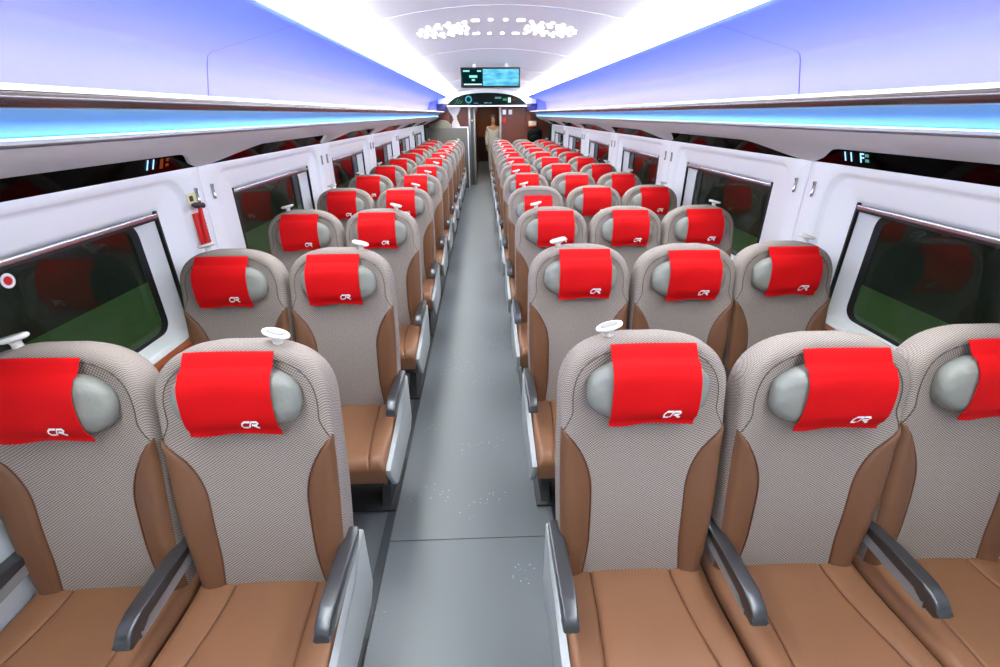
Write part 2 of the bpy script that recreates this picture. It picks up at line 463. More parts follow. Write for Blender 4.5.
# ------------------------------------------------------------------ train seats
BASE = Vector((0, .045, .36)); TH = math.radians(7.5); LB = .841
EV = Vector((0, math.sin(TH), math.cos(TH))); EN = Vector((0, -math.cos(TH), math.sin(TH)))
def bp(x, v, n): return BASE+Vector((x, 0, 0))+EV*v+EN*n
def hwid(v):
    w = .226+.013*sstep(0, .45, v)
    R = .19
    if v > LB-R:
        t = min(1, (v-(LB-R))/R); w *= max(0, 1-t**2.7)**(1/2.7)
    if v < .06:
        t = 1-v/.06; w -= .02*t*t
    return w
# outline polygon
def outline():
    vs = [LB-.19+.19*math.sin(i/28*math.pi/2) for i in range(29)]
    vs = [0, .01, .02, .035, .06, .1]+[.15+.05*i for i in range(10)]+vs
    right = [(hwid(v), v) for v in vs]
    top = [(x, LB) for x in (.06, .03, 0)]
    r = [p for p in right if p[0] > .075]+[(.055, LB), (.025, LB)]
    pts = r+[(-x, v) for x, v in r[::-1]]
    k = 7
    bot = [(-.206+.412*i/k, 0) for i in range(1, k)]
    return pts+bot
OUT = np.array(outline())
def edge_dist(x, v):
    A = OUT; B = np.roll(OUT, -1, 0); P = np.array([x, v]); d = B-A
    t = np.clip(((P-A)*d).sum(1)/np.maximum((d*d).sum(1), 1e-12), 0, 1)
    q = A+d*t[:, None]-P
    return float(np.sqrt((q*q).sum(1)).min())
def front(x, v):
    u = min(1, abs(x)/.23)
    n = .050+.014*math.sin(math.pi*min(1, v/.5))                     # lumbar swell
    n += .030*u**3*(1-.35*sstep(.54, .66, v))                         # wings
    n -= .018*sstep(.54, .79, v)*(1-u**2)
    n += .010*sstep(.74, .82, v)                                     # roll at the top
    e_ = edge_dist(x, v); r = .038
    if e_ < r: n -= r-math.sqrt(max(0, r*r-(r-e_)**2))
    return n
def build_back():
    cen = np.array([0, .42]); N = len(OUT); V, Fc = [], []
    S = [.12, .3, .48, .62, .74, .83, .89, .93, .955, .975, .99, 1.0]
    V.append(bp(0, .42, front(0, .42)))
    for s_ in S:
        for p in OUT:
            q = cen+(p-cen)*s_; V.append(bp(q[0], q[1], front(q[0], q[1])))
    for (s_, n_) in ((1.0, -.012), (.985, -.036), (.95, -.046), (.5, -.050)):
        for p in OUT:
            q = cen+(p-cen)*s_; V.append(bp(q[0], q[1], n_))
    V.append(bp(0, .42, -.05)); R_ = len(S)+4
    for k in range(N):
        j = (k+1) % N
        Fc.append((0, 1+k, 1+j))
        for i in range(R_-1): Fc.append((1+i*N+k, 1+(i+1)*N+k, 1+(i+1)*N+j, 1+i*N+j))
        Fc.append((len(V)-1, 1+(R_-1)*N+j, 1+(R_-1)*N+k))
    return V, Fc
VJ = .575
def xb(v):
    a = .158-.016*sstep(0, .2, v)
    t = min(1, max(0, (v-.36)/(VJ+.004-.36)))**2.1
    return a+(hwid(v)-a)*t
def build_insert(s_):
    NU, NV = 9, 30; V, Fc = [], []
    for i in range(NV+1):
        v = .012+(VJ-.012)*i/NV
        a, b_ = xb(v), hwid(v)-.0015
        for j in range(NU+1):
            u = j/NU; x = a+(b_-a)*u
            ed = min(1, u/.10); ed = math.sqrt(max(0, 1-(1-ed)**2))
            V.append(bp(s_*x, v, front(x, v)-.002+.0085*ed+.004*math.sin(math.pi*u)))
    for i in range(NV):
        for j in range(NU):
            q = i*(NU+1)+j; Fc.append((q, q+1, q+NU+2, q+NU+1))
    return V, Fc
def build_insert_seam(s_):
    pts = []
    for i in range(31):
        v = .012+(VJ-.012)*i/30; x = xb(v); pts.append(bp(s_*x, v, front(x, v)+.001))
    return tube(pts, .0024, 5)
def build_stitch():
    pts = []
    for i in range(49):
        a = math.pi*(i/48)
        # arch inside the outline, upper half of the backrest
        q = np.array([0, .42])+(OUT_ARCH(a)-np.array([0, .42]))
        pts.append(bp(q[0], q[1], front(q[0], q[1])+.0005))
    return tube(pts, .0017, 4)
def OUT_ARCH(a):
    c, s_ = math.cos(a), math.sin(a)
    # ray from (0,.50) to outline, inset 34 mm
    best = 0; o_ = np.array([0, .56]); d = np.array([c, s_])
    lo, hi = 0, .5
    for _ in range(24):
        mid = (lo+hi)/2; p = o_+d*mid
        ok = abs(p[0]) < (hwid(p[1]) if p[1] < LB else 0)
        lo, hi = (mid, hi) if ok else (lo, mid)
    return o_+d*(lo-.036*min(1, s_*3+.12))
PV = .690     # headrest centre along the back
PA, PB, PT = .170, .088, .046
PN = front(0, PV)+.022
def build_pillow():
    V, Fc = [], []; NU, NV = 40, 18
    sp = lambda c, e_: math.copysign(abs(c)**e_, c)
    for i in range(NV+1):
        ph = -math.pi/2+math.pi*i/NV
        for j in range(NU):
            th = 2*math.pi*j/NU
            cx = sp(math.cos(ph), .55)
            x = PA*cx*sp(math.cos(th), .62); v = PB*cx*sp(math.sin(th), .72); n = PT*sp(math.sin(ph), .8)
            k = abs(x)/PA
            wr = .0022*math.sin(60*v+25*x)*k**2
            V.append(bp(x, PV+v*(1-.10*k**3), PN+n+wr+.012*k**2))
    for i in range(NV):
        for j in range(NU):
            q = (j+1) % NU; Fc.append((i*NU+j, i*NU+q, (i+1)*NU+q, (i+1)*NU+j))
    return V, Fc
CW = .118
def cloth_pt(x, t):
    """t 0..1 from the top seam down over the pillow to the hem"""
    if t < .25:
        q = t/.25; v = LB-.021+(PV+PB-.004-LB+.021)*q; n = .052+(PN+PT*.42-.052)*q**.8
    else:
        q = (t-.25)/.75; v = PV+PB-.004-(2*PB+.004)*q
        w = abs((v-PV)/PB); n = PN+PT*max(0, 1-min(1, w)**3.4)**.5*.98+.006
        n = max(n, PN+PT*.62+.004*(1-q))
    n += .012*(abs(x)/PA)**2
    return v, n
def build_cloth():
    NX, NT = 14, 24; V, Fc = [], []
    for lay in (0, 1):
        for i in range(NT+1):
            t = i/NT
            for j in range(NX+1):
                u = j/NX*2-1; x = CW*u*(1+.02*t)
                v, n = cloth_pt(x, t)
                hem = sstep(.8, 1, t)
                v += hem*.004*math.sin(u*4+.8); n += hem*.004*math.sin(u*5)+.0015*math.sin(9*t+u*3)
                V.append(bp(x, v, n-(.0035 if lay else 0)))
    W = NX+1; off = (NT+1)*W
    for i in range(NT):
        for j in range(NX):
            q = i*W+j; Fc.append((q, q+1, q+W+1, q+W)); Fc.append((off+q, off+q+W, off+q+W+1, off+q+1))
    for j in range(NX):
        Fc.append((j, off+j, off+j+1, j+1)); q = NT*W+j; Fc.append((q, q+1, off+q+1, off+q))
    for i in range(NT):
        q = i*W; Fc.append((q, q+W, off+q+W, off+q)); q = i*W+NX; Fc.append((q, off+q, off+q+W, q+W))
    return V, Fc
def build_logo():
    """slanted linked C R emblem"""
    S = .0118
    strokes = [
        [(1.9, 1.0), (.55, 1.0), (.12, .62), (.12, .38), (.45, 0), (1.55, 0)],                  # C
        [(1.75, 0), (2.15, 1.0), (3.35, 1.0), (3.75, .78), (3.45, .5), (2.35, .48)],            # R bowl
        [(2.75, .48), (3.75, 0), (4.1, 0)],                                                      # R leg
        ]
    V, Fc = [], []
    wd = .17
    for st in strokes:
        P = [Vector((x, y)) for x, y in st]
        base = len(V)
        for i, p in enumerate(P):
            t = (P[min(i+1, len(P)-1)]-P[max(i-1, 0)]).normalized(); nn = Vector((-t.y, t.x))*wd
            for q in (p+nn, p-nn):
                X_ = q.x+q.y*.45-2.2; Y_ = (q.y-.5)*1.75
                x = .050+X_*S; v = PV-PB+.030+Y_*S
                tt = .25+.75*(PV+PB-.004-v)/(2*PB+.004)
                vv, n = cloth_pt(x, tt)
                V.append(bp(x, v, n+.0035))
        for i in range(len(P)-1):
            Fc.append((base+2*i, base+2*i+1, base+2*i+3, base+2*i+2))
    return V, Fc
def build_cushion():
    W, Dp = .240, .50
    ys = [.04, .02, 0, -.03]+[-.03-.395*i/14 for i in range(1, 15)]+[-.44, -.453, -.464, -.470, -.472]
    V, Fc = [], []
    def gx(y): t = min(1, max(0, -y/.47)); return .128+.045*t**1.6
    def top(x, y):
        t = min(1, max(0, -y/.47))
        z = .425+.022*sstep(.1, .75, t)-.006*math.sin(math.pi*t)
        z += .010*sstep(.10, .2, abs(x))-.004*(1-(abs(x)/.2)**2 if abs(x) < .2 else 0)
        d = abs(abs(x)-gx(y)); z -= .007*math.exp(-(d/.005)**2)
        e_ = W-abs(x); r = .03
        if e_ < r: z -= r-math.sqrt(max(0, r*r-(r-e_)**2))
        e_ = .472+y; r = .05
        if e_ < r: z -= r-math.sqrt(max(0, r*r-(r-max(0, e_))**2))
        return z
    def cols(y):
        g = gx(y)
        c = [W, W-.001, W-.004, W-.010, W-.02, W-.032, (g+W-.03)/2, g+.012, g+.006, g+.003, g, g-.003, g-.006, g-.012, g*.7, g*.45, g*.2]
        return c+[0]+[-q for q in c[::-1]]
    n = len(cols(0))
    for y in ys:
        for x in cols(y): V.append((x, y, top(x, y)))
    R_ = len(ys)
    for i in range(R_-1):
        for j in range(n-1):
            q = i*n+j; Fc.append((q, q+1, q+n+1, q+n))
    # skirt down to the pan
    rim = [i*n for i in range(R_)]+[(R_-1)*n+j for j in range(1, n)]+[i*n+n-1 for i in range(R_-2, -1, -1)]+[j for j in range(n-2, 0, -1)]
    b0 = len(V)
    for q in rim: V.append((V[q][0]*.985, V[q][1]+(.012 if V[q][1] < -.4 else 0), .328))
    k = len(rim)
    for i in range(k): Fc.append((rim[i], rim[(i+1) % k], b0+(i+1) % k, b0+i))
    Fc.append(tuple(b0+i for i in range(k)))
    return V, Fc
def build_cushion_seam(s_):
    parts = []
    for _ in (0,):
        pts = []
        for i in range(16):
            t = i/15*.93; y = -.47*t; x = .128+.045*t**1.6
            z = .425+.022*sstep(.1, .75, t)-.006*math.sin(math.pi*t)+.010*sstep(.1, .2, x)-.004*(1-(x/.2)**2)-.0060
            pts.append((s_*x, y, z))
        parts.append(tube(pts, .0020, 5))
    return merge(*parts)
def arm_profile(z_hi, z_lo):
    P = [(.055, z_hi-.006)]
    P += [(-.10, z_hi), (-.205, z_hi-.001)]
    for i in range(1, 7):
        a = math.pi/2*i/6; P.append((-.205-.062*math.sin(a), z_hi-.001-.045+.045*math.cos(a)))
    P += [(-.270, z_lo-.012), (-.262, z_lo-.022), (-.235, z_lo-.022), (-.228, z_lo-.010)]
    for i in range(0, 5):
        a = math.pi/2*(1-i/4); P.append((-.19-.036*math.sin(a), z_lo-.016+.016*math.cos(a)+.004*i/4))
    P += [(-.10, z_lo+.006), (.055, z_lo+.008)]
    return P
HI, LO = .592, .552
def build_arm(): return prism(arm_profile(HI, LO), -.021, .021, 'x', .006, 3)
def build_arm_under():
    P = [(.055, LO+.010), (-.10, LO+.008), (-.19, LO+.004), (-.226, LO-.012), (-.230, LO-.034), (-.21, LO-.036), (-.18, LO-.030), (-.06, LO-.030), (.055, LO-.03)]
    return prism(P, -.017, .017, 'x', .003, 1)
def build_end_panel():
    outer = [(.09, .535), (.05, .535), (-.05, .47), (-.30, .433), (-.455, .418), (-.472, .405), (-.470, .38), (-.40, .265), (-.36, .24), (.04, .24), (.09, .285)]
    return prism(outer, -.011, .011, 'x', .004, 2)
def build_handle_stem():
    return tube([bp(0, LB-.05, .0), bp(0, LB-.012, .004), bp(0, LB+.004, .008), bp(0, LB+.013, .010)], [.017, .014, .012, .016], 10)
def oval(a, b_, h, r0=1.0):
    V, Fc = [], []; n = 24
    prof_ = [(0, 0), (.75, 0), (.95, .25), (1, .55), (.95, .85), (.82, 1.0), (.70, .9), (.66, .72), (0, .70)] if r0 == 1 else [(0, 0), (.64, 0), (.66, .5), (.6, 1), (0, 1)]
    for q, z in prof_:
        for k in range(n):
            t = 2*math.pi*k/n; V.append((a*q*math.cos(t), b_*q*math.sin(t), h*z))
    for i in range(len(prof_)-1):
        for k in range(n): Fc.append((i*n+k, i*n+(k+1) % n, (i+1)*n+(k+1) % n, (i+1)*n+k))
    return V, Fc
def hmat(sx):
    p = bp(0, LB+.012, .010)
    return Matrix.Translation(p) @ Euler((math.radians(-4), math.radians(12*sx), math.radians(-12*sx))).to_matrix().to_4x4()
def build_handle_disc(sx): return xf(oval(.040, .024, .015), hmat(sx))
def build_handle_pad(sx): return xf(oval(.040, .024, .007, 0), hmat(sx) @ Matrix.Translation((0, 0, .0085)))
def build_pan():
    return prism([(.06, .338), (-.455, .338), (-.455, .308), (-.40, .265), (-.30, .25), (.06, .25)], -.222, .222, 'x', .004, 1)
def build_leg():
    return prism([(-.02, .265), (-.20, .265), (-.255, .06), (-.30, .012), (-.10, .012), (-.06, .06)], -.022, .022, 'x', .004, 1)
def build_foot(): return box(-.215, .215, -.31, .06, 0.006, .022, .004)
ME = {}
def addm(k, part, m_, sm=True, ang=40): ME[k] = mk_mesh(k, part[0], part[1], m_, sm, ang)
addm('backrest', build_back(), 'weave', True, 60)
for s_, k in ((-1, 'l'), (1, 'r')):
    addm('side_insert_'+k, build_insert(s_), 'leather_side', True, 60)
    addm('insert_seam_'+k, build_insert_seam(s_), 'seam')
    addm('handle_disc_'+k, build_handle_disc(s_), 'handle_white')
    addm('handle_pad_'+k, build_handle_pad(s_), 'handle_grey')
addm('stitching', build_stitch(), 'stitch')
addm('headrest', build_pillow(), 'pillow_grey', True, 80)
addm('headrest_cover', build_cloth(), 'red_cloth', True, 60)
addm('emblem', build_logo(), 'logo_white', False)
addm('cushion', build_cushion(), 'leather', True, 60)
addm('cushion_seam_l', build_cushion_seam(-1), 'seam'); addm('cushion_seam_r', build_cushion_seam(1), 'seam')
addm('armrest', build_arm(), 'arm_dark', True, 35)
addm('armrest_underside', build_arm_under(), 'arm_silver', True, 35)
addm('end_panel', build_end_panel(), 'panel_grey', True, 35)
addm('handle_stem', build_handle_stem(), 'handle_white')
addm('seat_pan', build_pan(), 'black_metal', True, 35)
addm('leg', build_leg(), 'black_metal', True, 35)
addm('foot_rail', build_foot(), 'black_metal', True, 35)

PIV = Vector((0, .03, .41))
def lean(o, d):
    R_ = Matrix.Rotation(d, 3, 'X')
    o.rotation_euler = (d, 0, 0); o.location = PIV-R_ @ PIV
ORD = ['first', 'second', 'third', 'fourth', 'fifth', 'sixth', 'seventh', 'eighth', 'ninth', 'tenth', 'eleventh', 'twelfth']
def seat(x, y, kind, sgn, row, dl=0., dh=0., dx=0.):
    """kind aisle/middle/window; sgn: +1 right-hand block (aisle on -x), -1 left-hand block"""
    t = empty('train_seat', (x, y, 0))
    blk = 'three-seat side' if sgn > 0 else 'two-seat side'
    rw = ORD[11-row]
    wh = {'aisle': 'aisle seat', 'middle': 'middle seat', 'window': 'window seat'}[kind]
    tag(t, 'beige and brown %s, %s, %s row from the end doorway' % (wh, blk, rw), 'seat', 'train seats in rows')
    cus = link('cushion', ME['cushion'], t)
    for k in 'lr': link('seam', ME['cushion_seam_'+k], cus)
    b_ = link('backrest', ME['backrest'], t); lean(b_, dl)
    link('stitching', ME['stitching'], b_)
    for k in 'lr':
        i_ = link('side_insert', ME['side_insert_'+k], t); lean(i_, dl)
        link('seam', ME['insert_seam_'+k], i_)
    h = link('headrest', ME['headrest'], t); lean(h, dl)
    sh = Vector((0, dh*math.sin(TH), dh)); h.location += sh
    c = link('headrest_cover', ME['headrest_cover'], t); lean(c, dl); c.location += sh+Vector((dx, 0, 0))
    link('emblem', ME['emblem'], c)
    a_ = -sgn          # aisle direction
    arms = [a_] + ([-a_] if kind == 'window' else [])
    for q in arms:
        ar = link('armrest', ME['armrest'], t); ar.location = (q*(.241 if q == a_ else .222), 0, 0)
        link('underside', ME['armrest_underside'], ar)
    if kind == 'aisle':
        ep = link('end_panel', ME['end_panel'], t); ep.location = (a_*.252, 0, 0)
    if kind != 'middle':
        hs = a_ if kind == 'aisle' else -a_
        k = 'l' if hs < 0 else 'r'
        st = link('grab_handle', ME['handle_stem'], t); lean(st, dl); st.location += Vector((hs*.10, 0, 0))
        dsc = link('disc', ME['handle_disc_'+k], st); link('pad', ME['handle_pad_'+k], st)
    link('seat_pan', ME['seat_pan'], t)
    for q in (-.17, .17):
        lg = link('leg', ME['leg'], t); lg.location = (q, 0, 0)
    link('foot_rail', ME['foot_rail'], t)
    return t
ROW0, PITCH, NROW = 1.0, .975, 12
for r in range(NROW):
    for (x, kind, sgn) in ((-1.170, 'window', -1), (-.674, 'aisle', -1), (.445, 'aisle', 1), (.94, 'middle', 1), (1.435, 'window', 1)):
        rj = random.Random(r*10+int(x*7)+40)
        dl = rj.uniform(-.012, .012); dh = rj.uniform(-.006, .006); dx = sgn*.016+rj.uniform(-.008, .008)
        if kind == 'middle': dl += .045
        if (r, kind, sgn) == (3, 'aisle', 1): dh = -.055
        if (r, kind, sgn) == (11, 'middle', 1): dh = -.06
        if (r, kind, sgn) == (11, 'aisle', -1): dh = -.06
        seat(x, ROW0+PITCH*r, kind, sgn, r, dl, dh, dx)

# ------------------------------------------------------------------ wall fittings
# coat hooks
def hook_mesh():
    return prism([(-.004, -.036), (.006, -.038), (.009, -.034), (.009, -.020), (.005, -.014), (.004, .022), (.010, .028), (.010, .036), (.003, .038), (-.004, .036)], -.0065, .0065, 'y', .002, 1)
hook_l = mk_mesh('coat_hook', *hook_mesh(), 'chrome')
hv, hf = hook_mesh(); hook_r = mk_mesh('coat_hook', [(-a[0], a[1], a[2]) for a in hv], hf, 'chrome')
for yc in BAYS[:-1]:
    for s, me in ((-1, hook_l), (1, hook_r)):
        for d in (-.075, .075):
            pl = ORD[len(BAYS)-2-BAYS.index(yc)]
            o = link('coat_hook', me); o.location = (CX+s*(1.56-.0045), yc+BAY/2+d, 1.393)
            tag(o, 'chrome coat hook, %s side of the %s wall pillar from the end doorway, %s-seat side' % ('doorway' if d > 0 else 'far', pl, 'two' if s < 0 else 'three'), 'hook', 'coat hooks on the window walls')
# emergency hammer on the wall between the first two windows
hm = empty('emergency_hammer', (CX-1.558, 2.35, 1.16))
tag(hm, 'red emergency hammer with dark head in a bracket on the white wall', 'hammer')
obj('bracket', *box(.0, .018, -.036, .034, .0, .160, .004), 'hammer_red', hm)
for i in range(8):
    obj('ridge', *box(.015, .022, .006, .028, .012+.017*i, .022+.017*i, .002), 'dark_brown', hm)
obj('handle', *tube([(.024, -.012, .01), (.026, -.008, .09), (.028, .0, .19)], [.012, .011, .010], 10), 'hammer_red', hm)
obj('head', *tube([(.028, -.055, .205), (.028, -.03, .20), (.028, .028, .19)], [.006, .014, .014], 10), 'black_metal', hm)
o = obj('instruction_sticker', *box(CX-1.560, CX-1.557, 2.315, 2.415, 1.365, 1.412, 0), 'sticker_yellow', smooth=False)
tag(o, 'pale yellow instruction sticker on the wall above the emergency hammer', 'sticker')
obj('pictogram', *box(CX-1.557, CX-1.556, 2.33, 2.36, 1.375, 1.40), 'dark_brown', o, smooth=False)
# round sticker on the first window
def disc(r0, r1, x, y, z, n=32):
    V = [(x, y+r*math.cos(2*math.pi*k/n), z+r*math.sin(2*math.pi*k/n)) for r in (r0, r1) for k in range(n)]
    if r0 == 0: return V[n:], [tuple(range(n))]
    return V, [(k, (k+1) % n, n+(k+1) % n, n+k) for k in range(n)]
ws = obj('window_sticker', *disc(.014, .024, CX-1.666, 1.455, 1.277), 'sticker_white', smooth=False)
tag(ws, 'round white sticker with a red dot on the window glass', 'sticker')
obj('red_dot', *disc(0, .0145, CX-1.6655, 1.455, 1.277), 'sticker_red', ws, smooth=False)
# illuminated row numbers on the dark strip under the racks
for s in (-1, 1):
    sg = empty('row_number_sign', (CX+s*1.541, 2.15, 1.5635))
    tag(sg, 'small blue illuminated row number 11 under the rack beside the %s' % ('paired seats' if s < 0 else 'rows of three seats'), 'sign')
    nrm = Vector((-s*.924, 0, -.382)).normalized()
    rgt = Vector((0, 1 if s < 0 else -1, 0)); up = nrm.cross(rgt)
    Mx = Matrix((rgt, up, nrm)).transposed().to_4x4()
    def put(name, part, dx, dy, m_):
        v, f = xf(part, Mx @ Matrix.Translation((dx, dy, .003)) @ Matrix.Diagonal((.72, .72, 1, 1)))
        obj(name, v, f, m_, sg, False)
    put('digit', text('1', .085), -.068, 0, 'led_blue'); put('digit', text('1', .085), -.030, 0, 'led_blue')
    if s > 0: put('letter', text('F', .085), .035, 0, 'led_blue')
    else: put('mark', box(.02, .05, -.03, .03, 0, .0005), 0, 0, 'led_orange')
    for q in (-.02, .012): put('seat_mark', box(.075, .105, q, q+.018, 0, .0005), 0, 0, 'led_orange' if s < 0 else 'led_dim')

# ------------------------------------------------------------------ ceiling lamp with two rosettes of dots
lamp = empty('ceiling_dot_lamp', (CX-.02, 3.93, zceil(0)))
tag(lamp, 'two rosettes of small white light dots set in the ceiling panel', 'light')
def cdisc(r, n=6): return [(r*math.cos(2*math.pi*k/n), r*math.sin(2*math.pi*k/n), z) for z in (-.004, .004) for k in range(n)], [tuple(range(n)), tuple(range(2*n-1, n-1, -1))]+[(k, (k+1) % n, n+(k+1) % n, n+k) for k in range(n)]
dot_me = {r: mk_mesh('light_dot', *cdisc(r), 'light_dot', False) for r in (.020, .016, .014)}
spots = []
for sx in (-1, 1):
    for ring_, (rad, cnt, rr) in enumerate(((.075, 7, .020), (.125, 12, .020), (.175, 15, .014))):
        for k in range(cnt):
            a = 2*math.pi*(k+.5*ring_)/cnt
            spots.append((sx*.385+rad*math.cos(a), rad*1.55*math.sin(a), rr))
    for k, x in enumerate((.05, .14, .165, .225)):
        for yy in (-1, 1): spots.append((sx*x, yy*(.285-.012*k+(.02 if k == 2 else 0)), .016))
for x, y, rr in spots:
    d_ = link('light_dot', dot_me[rr], lamp); wloc = x-.02
    d_.location = (x, y, zceil(wloc)-zceil(0)-.006)

# ------------------------------------------------------------------ hanging information screen
SX, SY = CX-.025, 6.6
sc_ = empty('information_screen', (SX, SY, 2.04))
tag(sc_, 'wide black information screen with cyan picture hanging from the ceiling over the aisle', 'screen')
obj('housing', *box(-.375, .375, -.015, .04, .01, .235, .012), 'rubber', sc_)
obj('picture', *box(-.095, .355, -.0175, -.0155, .032, .215), 'scr_picture', sc_, False)
obj('text_area', *box(-.355, -.098, -.0175, -.0155, .032, .215), 'scr_dark', sc_, False)
for (a, b_, c_, d_, m_) in ((-.34, -.26, .185, .202, 'scr_text'), (-.165, -.115, .185, .202, 'scr_text'), (-.265, -.165, .12, .147, 'scr_text'), (-.235, -.195, .085, .105, 'scr_text'), (-.335, -.11, .040, .054, 'scr_white')):
    obj('text_line', *box(a, b_, -.019, -.0175, c_, d_), m_, sc_, False)
for q in (-.2, .2): obj('bracket', *box(q-.02, q+.02, .0, .03, .23, .285), 'ceiling_white', sc_, False)

# ------------------------------------------------------------------ far end of the saloon
YE = 12.95
end = struct(obj('wall_end', *box(.50, CX+1.6, 13.2, 13.3, 0, 2.0), 'brown_wall', smooth=False))
obj('side_panel', *box(CX-1.6, -.36, 13.2, 13.3, 0, 2.0), 'brown_wall', end, smooth=False)
obj('upper_panel', *box(CX-1.6, CX+1.6, 13.2, 13.3, 1.93, 2.4), 'brown_wall', end, smooth=False)
obj('joint', *box(1.06, 1.07, 13.19, 13.2, 0, 1.9), 'dark_grey', end, smooth=False)
dr = struct(obj('door_1', *box(-.355, -.18, 13.14, 13.32, 0, 1.93, .006), 'jamb'))
obj('jamb', *box(.45, .50, 13.14, 13.32, 0, 1.93, .006), 'jamb', dr)
obj('jamb_dark_strip', *box(-.30, -.225, 13.132, 13.14, 0, 1.88), 'dark_grey', dr)  # dark grey strip on the face of the jamb
obj('lintel', *box(-.36, .50, 13.14, 13.32, 1.915, 1.945, .004), 'jamb', dr)
obj('door_button', *box(-.275, -.245, 13.124, 13.132, 1.58, 1.62, .004), 'cream', dr)
# corridor behind
struct(obj('wall_corridor', *box(-.30, -.18, 13.3, 20.1, 0, 2.0), 'brown_wall', smooth=False))
struct(obj('wall_corridor_right', *box(.60, .72, 13.3, 20.1, 0, 2.0), 'dark_brown', smooth=False))
ec = struct(obj('wall_corridor_end', *box(-.3, .72, 20.1, 20.2, .93, 2.0), 'orange_brown', smooth=False))
obj('lower_shade', *box(-.3, .72, 20.08, 20.2, 0, .93), 'dark_brown', ec, smooth=False)  # shade on the lower end wall, put into a darker colour
o = obj('corridor_fill_light', *box(.0, .35, 18.4, 18.8, 1.985, 1.998), 'fill_corridor', smooth=False); tag(o, 'added unseen fill light at the far end of the corridor beyond the person', 'light')  # unseen light added to brighten the corridor's end wall
struct(obj('ceiling_corridor', *box(-.3, .72, 13.3, 20.2, 2.0, 2.05), 'ceiling_white', smooth=False))
o = obj('corridor_fill_light', *box(.0, .35, 14.2, 14.6, 1.985, 1.998), 'fill_corridor', smooth=False); tag(o, 'added unseen fill light in the corridor just behind the end doorway', 'light')  # unseen light added so the corridor and person are not dark
# header display across the end
hd = empty('header_display', (CX-.01, YE, 1.95))
tag(hd, 'wide black arched display panel with green lettering above the end doorway', 'display')
ar = [(-1.02, .0), (1.02, 0), (.99, .03)]+[(.90*math.cos(a), .075+.205*math.sin(a)) for a in [math.pi*k/24 for k in range(2, 23)]]+[(-.99, .03)]
obj('panel', *prism(ar, 0, .06, 'y'), 'header_black', hd, False)
obj('trim', *box(-1.02, 1.02, -.01, .06, -.035, 0), 'rail_white', hd, False)
for s in (-1, 1):
    obj('end_block', *box(min(s*1.0, s*1.27), max(s*1.0, s*1.27), -.01, .08, -.12, .035, .006), 'header_blue', hd)
nn = 20
ringv = [(-.46+r*math.cos(2*math.pi*k/nn), -.004, .13+r*math.sin(2*math.pi*k/nn)) for r in (.055, .085) for k in range(nn)]
obj('round_emblem', ringv, [(k, (k+1) % nn, nn+(k+1) % nn, nn+k) for k in range(nn)], 'led_cyan', hd, False)
for (a, b_, c_, d_, m_) in ((-.33, -.22, .04, .055, 'led_dim'), (-.07, .02, .04, .065, 'led_dim'), (.04, .12, .04, .06, 'led_dim'), (.20, .36, .145, .185, 'led_dim'),
                            (.40, .50, .10, .15, 'led_green'), (.53, .60, .06, .17, 'scr_white'), (.64, .72, .10, .14, 'led_orange')):
    obj('lettering', *box(a, b_, -.006, -.001, c_, d_), m_, hd, False)
for q in range(3):
    v, f = tube([(-.80+.06*q, -.003, .03), (-.72+.05*q, -.003, .14-.02*q)], .006, 5); obj('green_streak', v, f, 'led_green', hd, False)
v, f = box(-1.6, 1.6, .02, .07, .0, .5); o = obj('ceiling_end', [(CX+a[0], YE+a[1]+.08, 1.95+a[2]) for a in v], f, 'ceiling_white', None, False); struct(o)
for s in (-1, 1):
    xa, xb_ = sorted((CX+s*1.0, CX+s*1.6)); o = struct(obj('trim_%d' % (1 if s < 0 else 2), *box(xa, xb_, YE+.10, YE+.15, 1.45, 1.84), 'brown_wall', smooth=False))
    xa, xb_ = sorted((CX+s*1.24, CX+s*1.56)); struct(obj('trim_%d' % (3 if s < 0 else 4), *box(xa, xb_, YE+.03, YE+.08, 1.82, 2.1), 'cove_paint', smooth=False))
# partition behind the last pair of seats, with pale trim
pt = empty('partition', (-.8, 12.5, 0))
tag(pt, 'grey waist-high partition with white trim behind the last pair of seats', 'partition')
obj('panel', *box(-.60, .43, 0, .05, 0.006, 1.44, .004), 'partition_grey', pt)
obj('trim', *box(.43, .455, -.01, .06, 0.006, 1.47, .004), 'rail_white', pt)
obj('top_trim', *box(.20, .43, -.01, .06, 1.44, 1.468, .004), 'rail_white', pt)
lr = obj('luggage_cabinet', *merge(prism([(-1.32, .006), (-.78, .006), (-.78, 1.50), (-.90, 1.60), (-1.05, 1.62), (-1.32, 1.50)], 12.58, 13.0, 'y', .01, 2)), 'taupe')
tag(lr, 'taupe luggage cabinet behind the grey partition beside the white curtain', 'cabinet')
# tied white curtain
V, Fc = [], []
rows = [(1.92, .165), (1.86, .155), (1.78, .11), (1.70, .055), (1.66, .040), (1.62, .05), (1.54, .09), (1.46, .12), (1.38, .13), (1.30, .13)]
NC = 28
for z, h in rows:
    for k in range(NC+1):
        u = k/NC*2-1
        V.append((-.71+h*u+(.02 if z < 1.7 else 0), 13.1+.012*math.sin(k*1.9)+.01, z))
off = len(V)
V += [(a, b_+.006, c_) for a, b_, c_ in V[:off]]
for i in range(len(rows)-1):
    for k in range(NC):
        q = i*(NC+1)+k; Fc.append((q, q+1, q+NC+2, q+NC+1)); Fc.append((off+q, off+q+NC+1, off+q+NC+2, off+q+1))
cu = empty('curtain', (0, 0, 0)); tag(cu, 'white curtain gathered at its waist hanging beside the end doorway', 'curtain')
obj('fabric', V, Fc, 'curtain', cu); obj('tie_band', *box(-.755, -.645, 13.09, 13.135, 1.645, 1.675, .004), 'curtain', cu)
obj('curtain_rod', *tube([(-.90, 13.11, 1.925), (-.50, 13.11, 1.925)], .008, 8), 'jamb', cu)
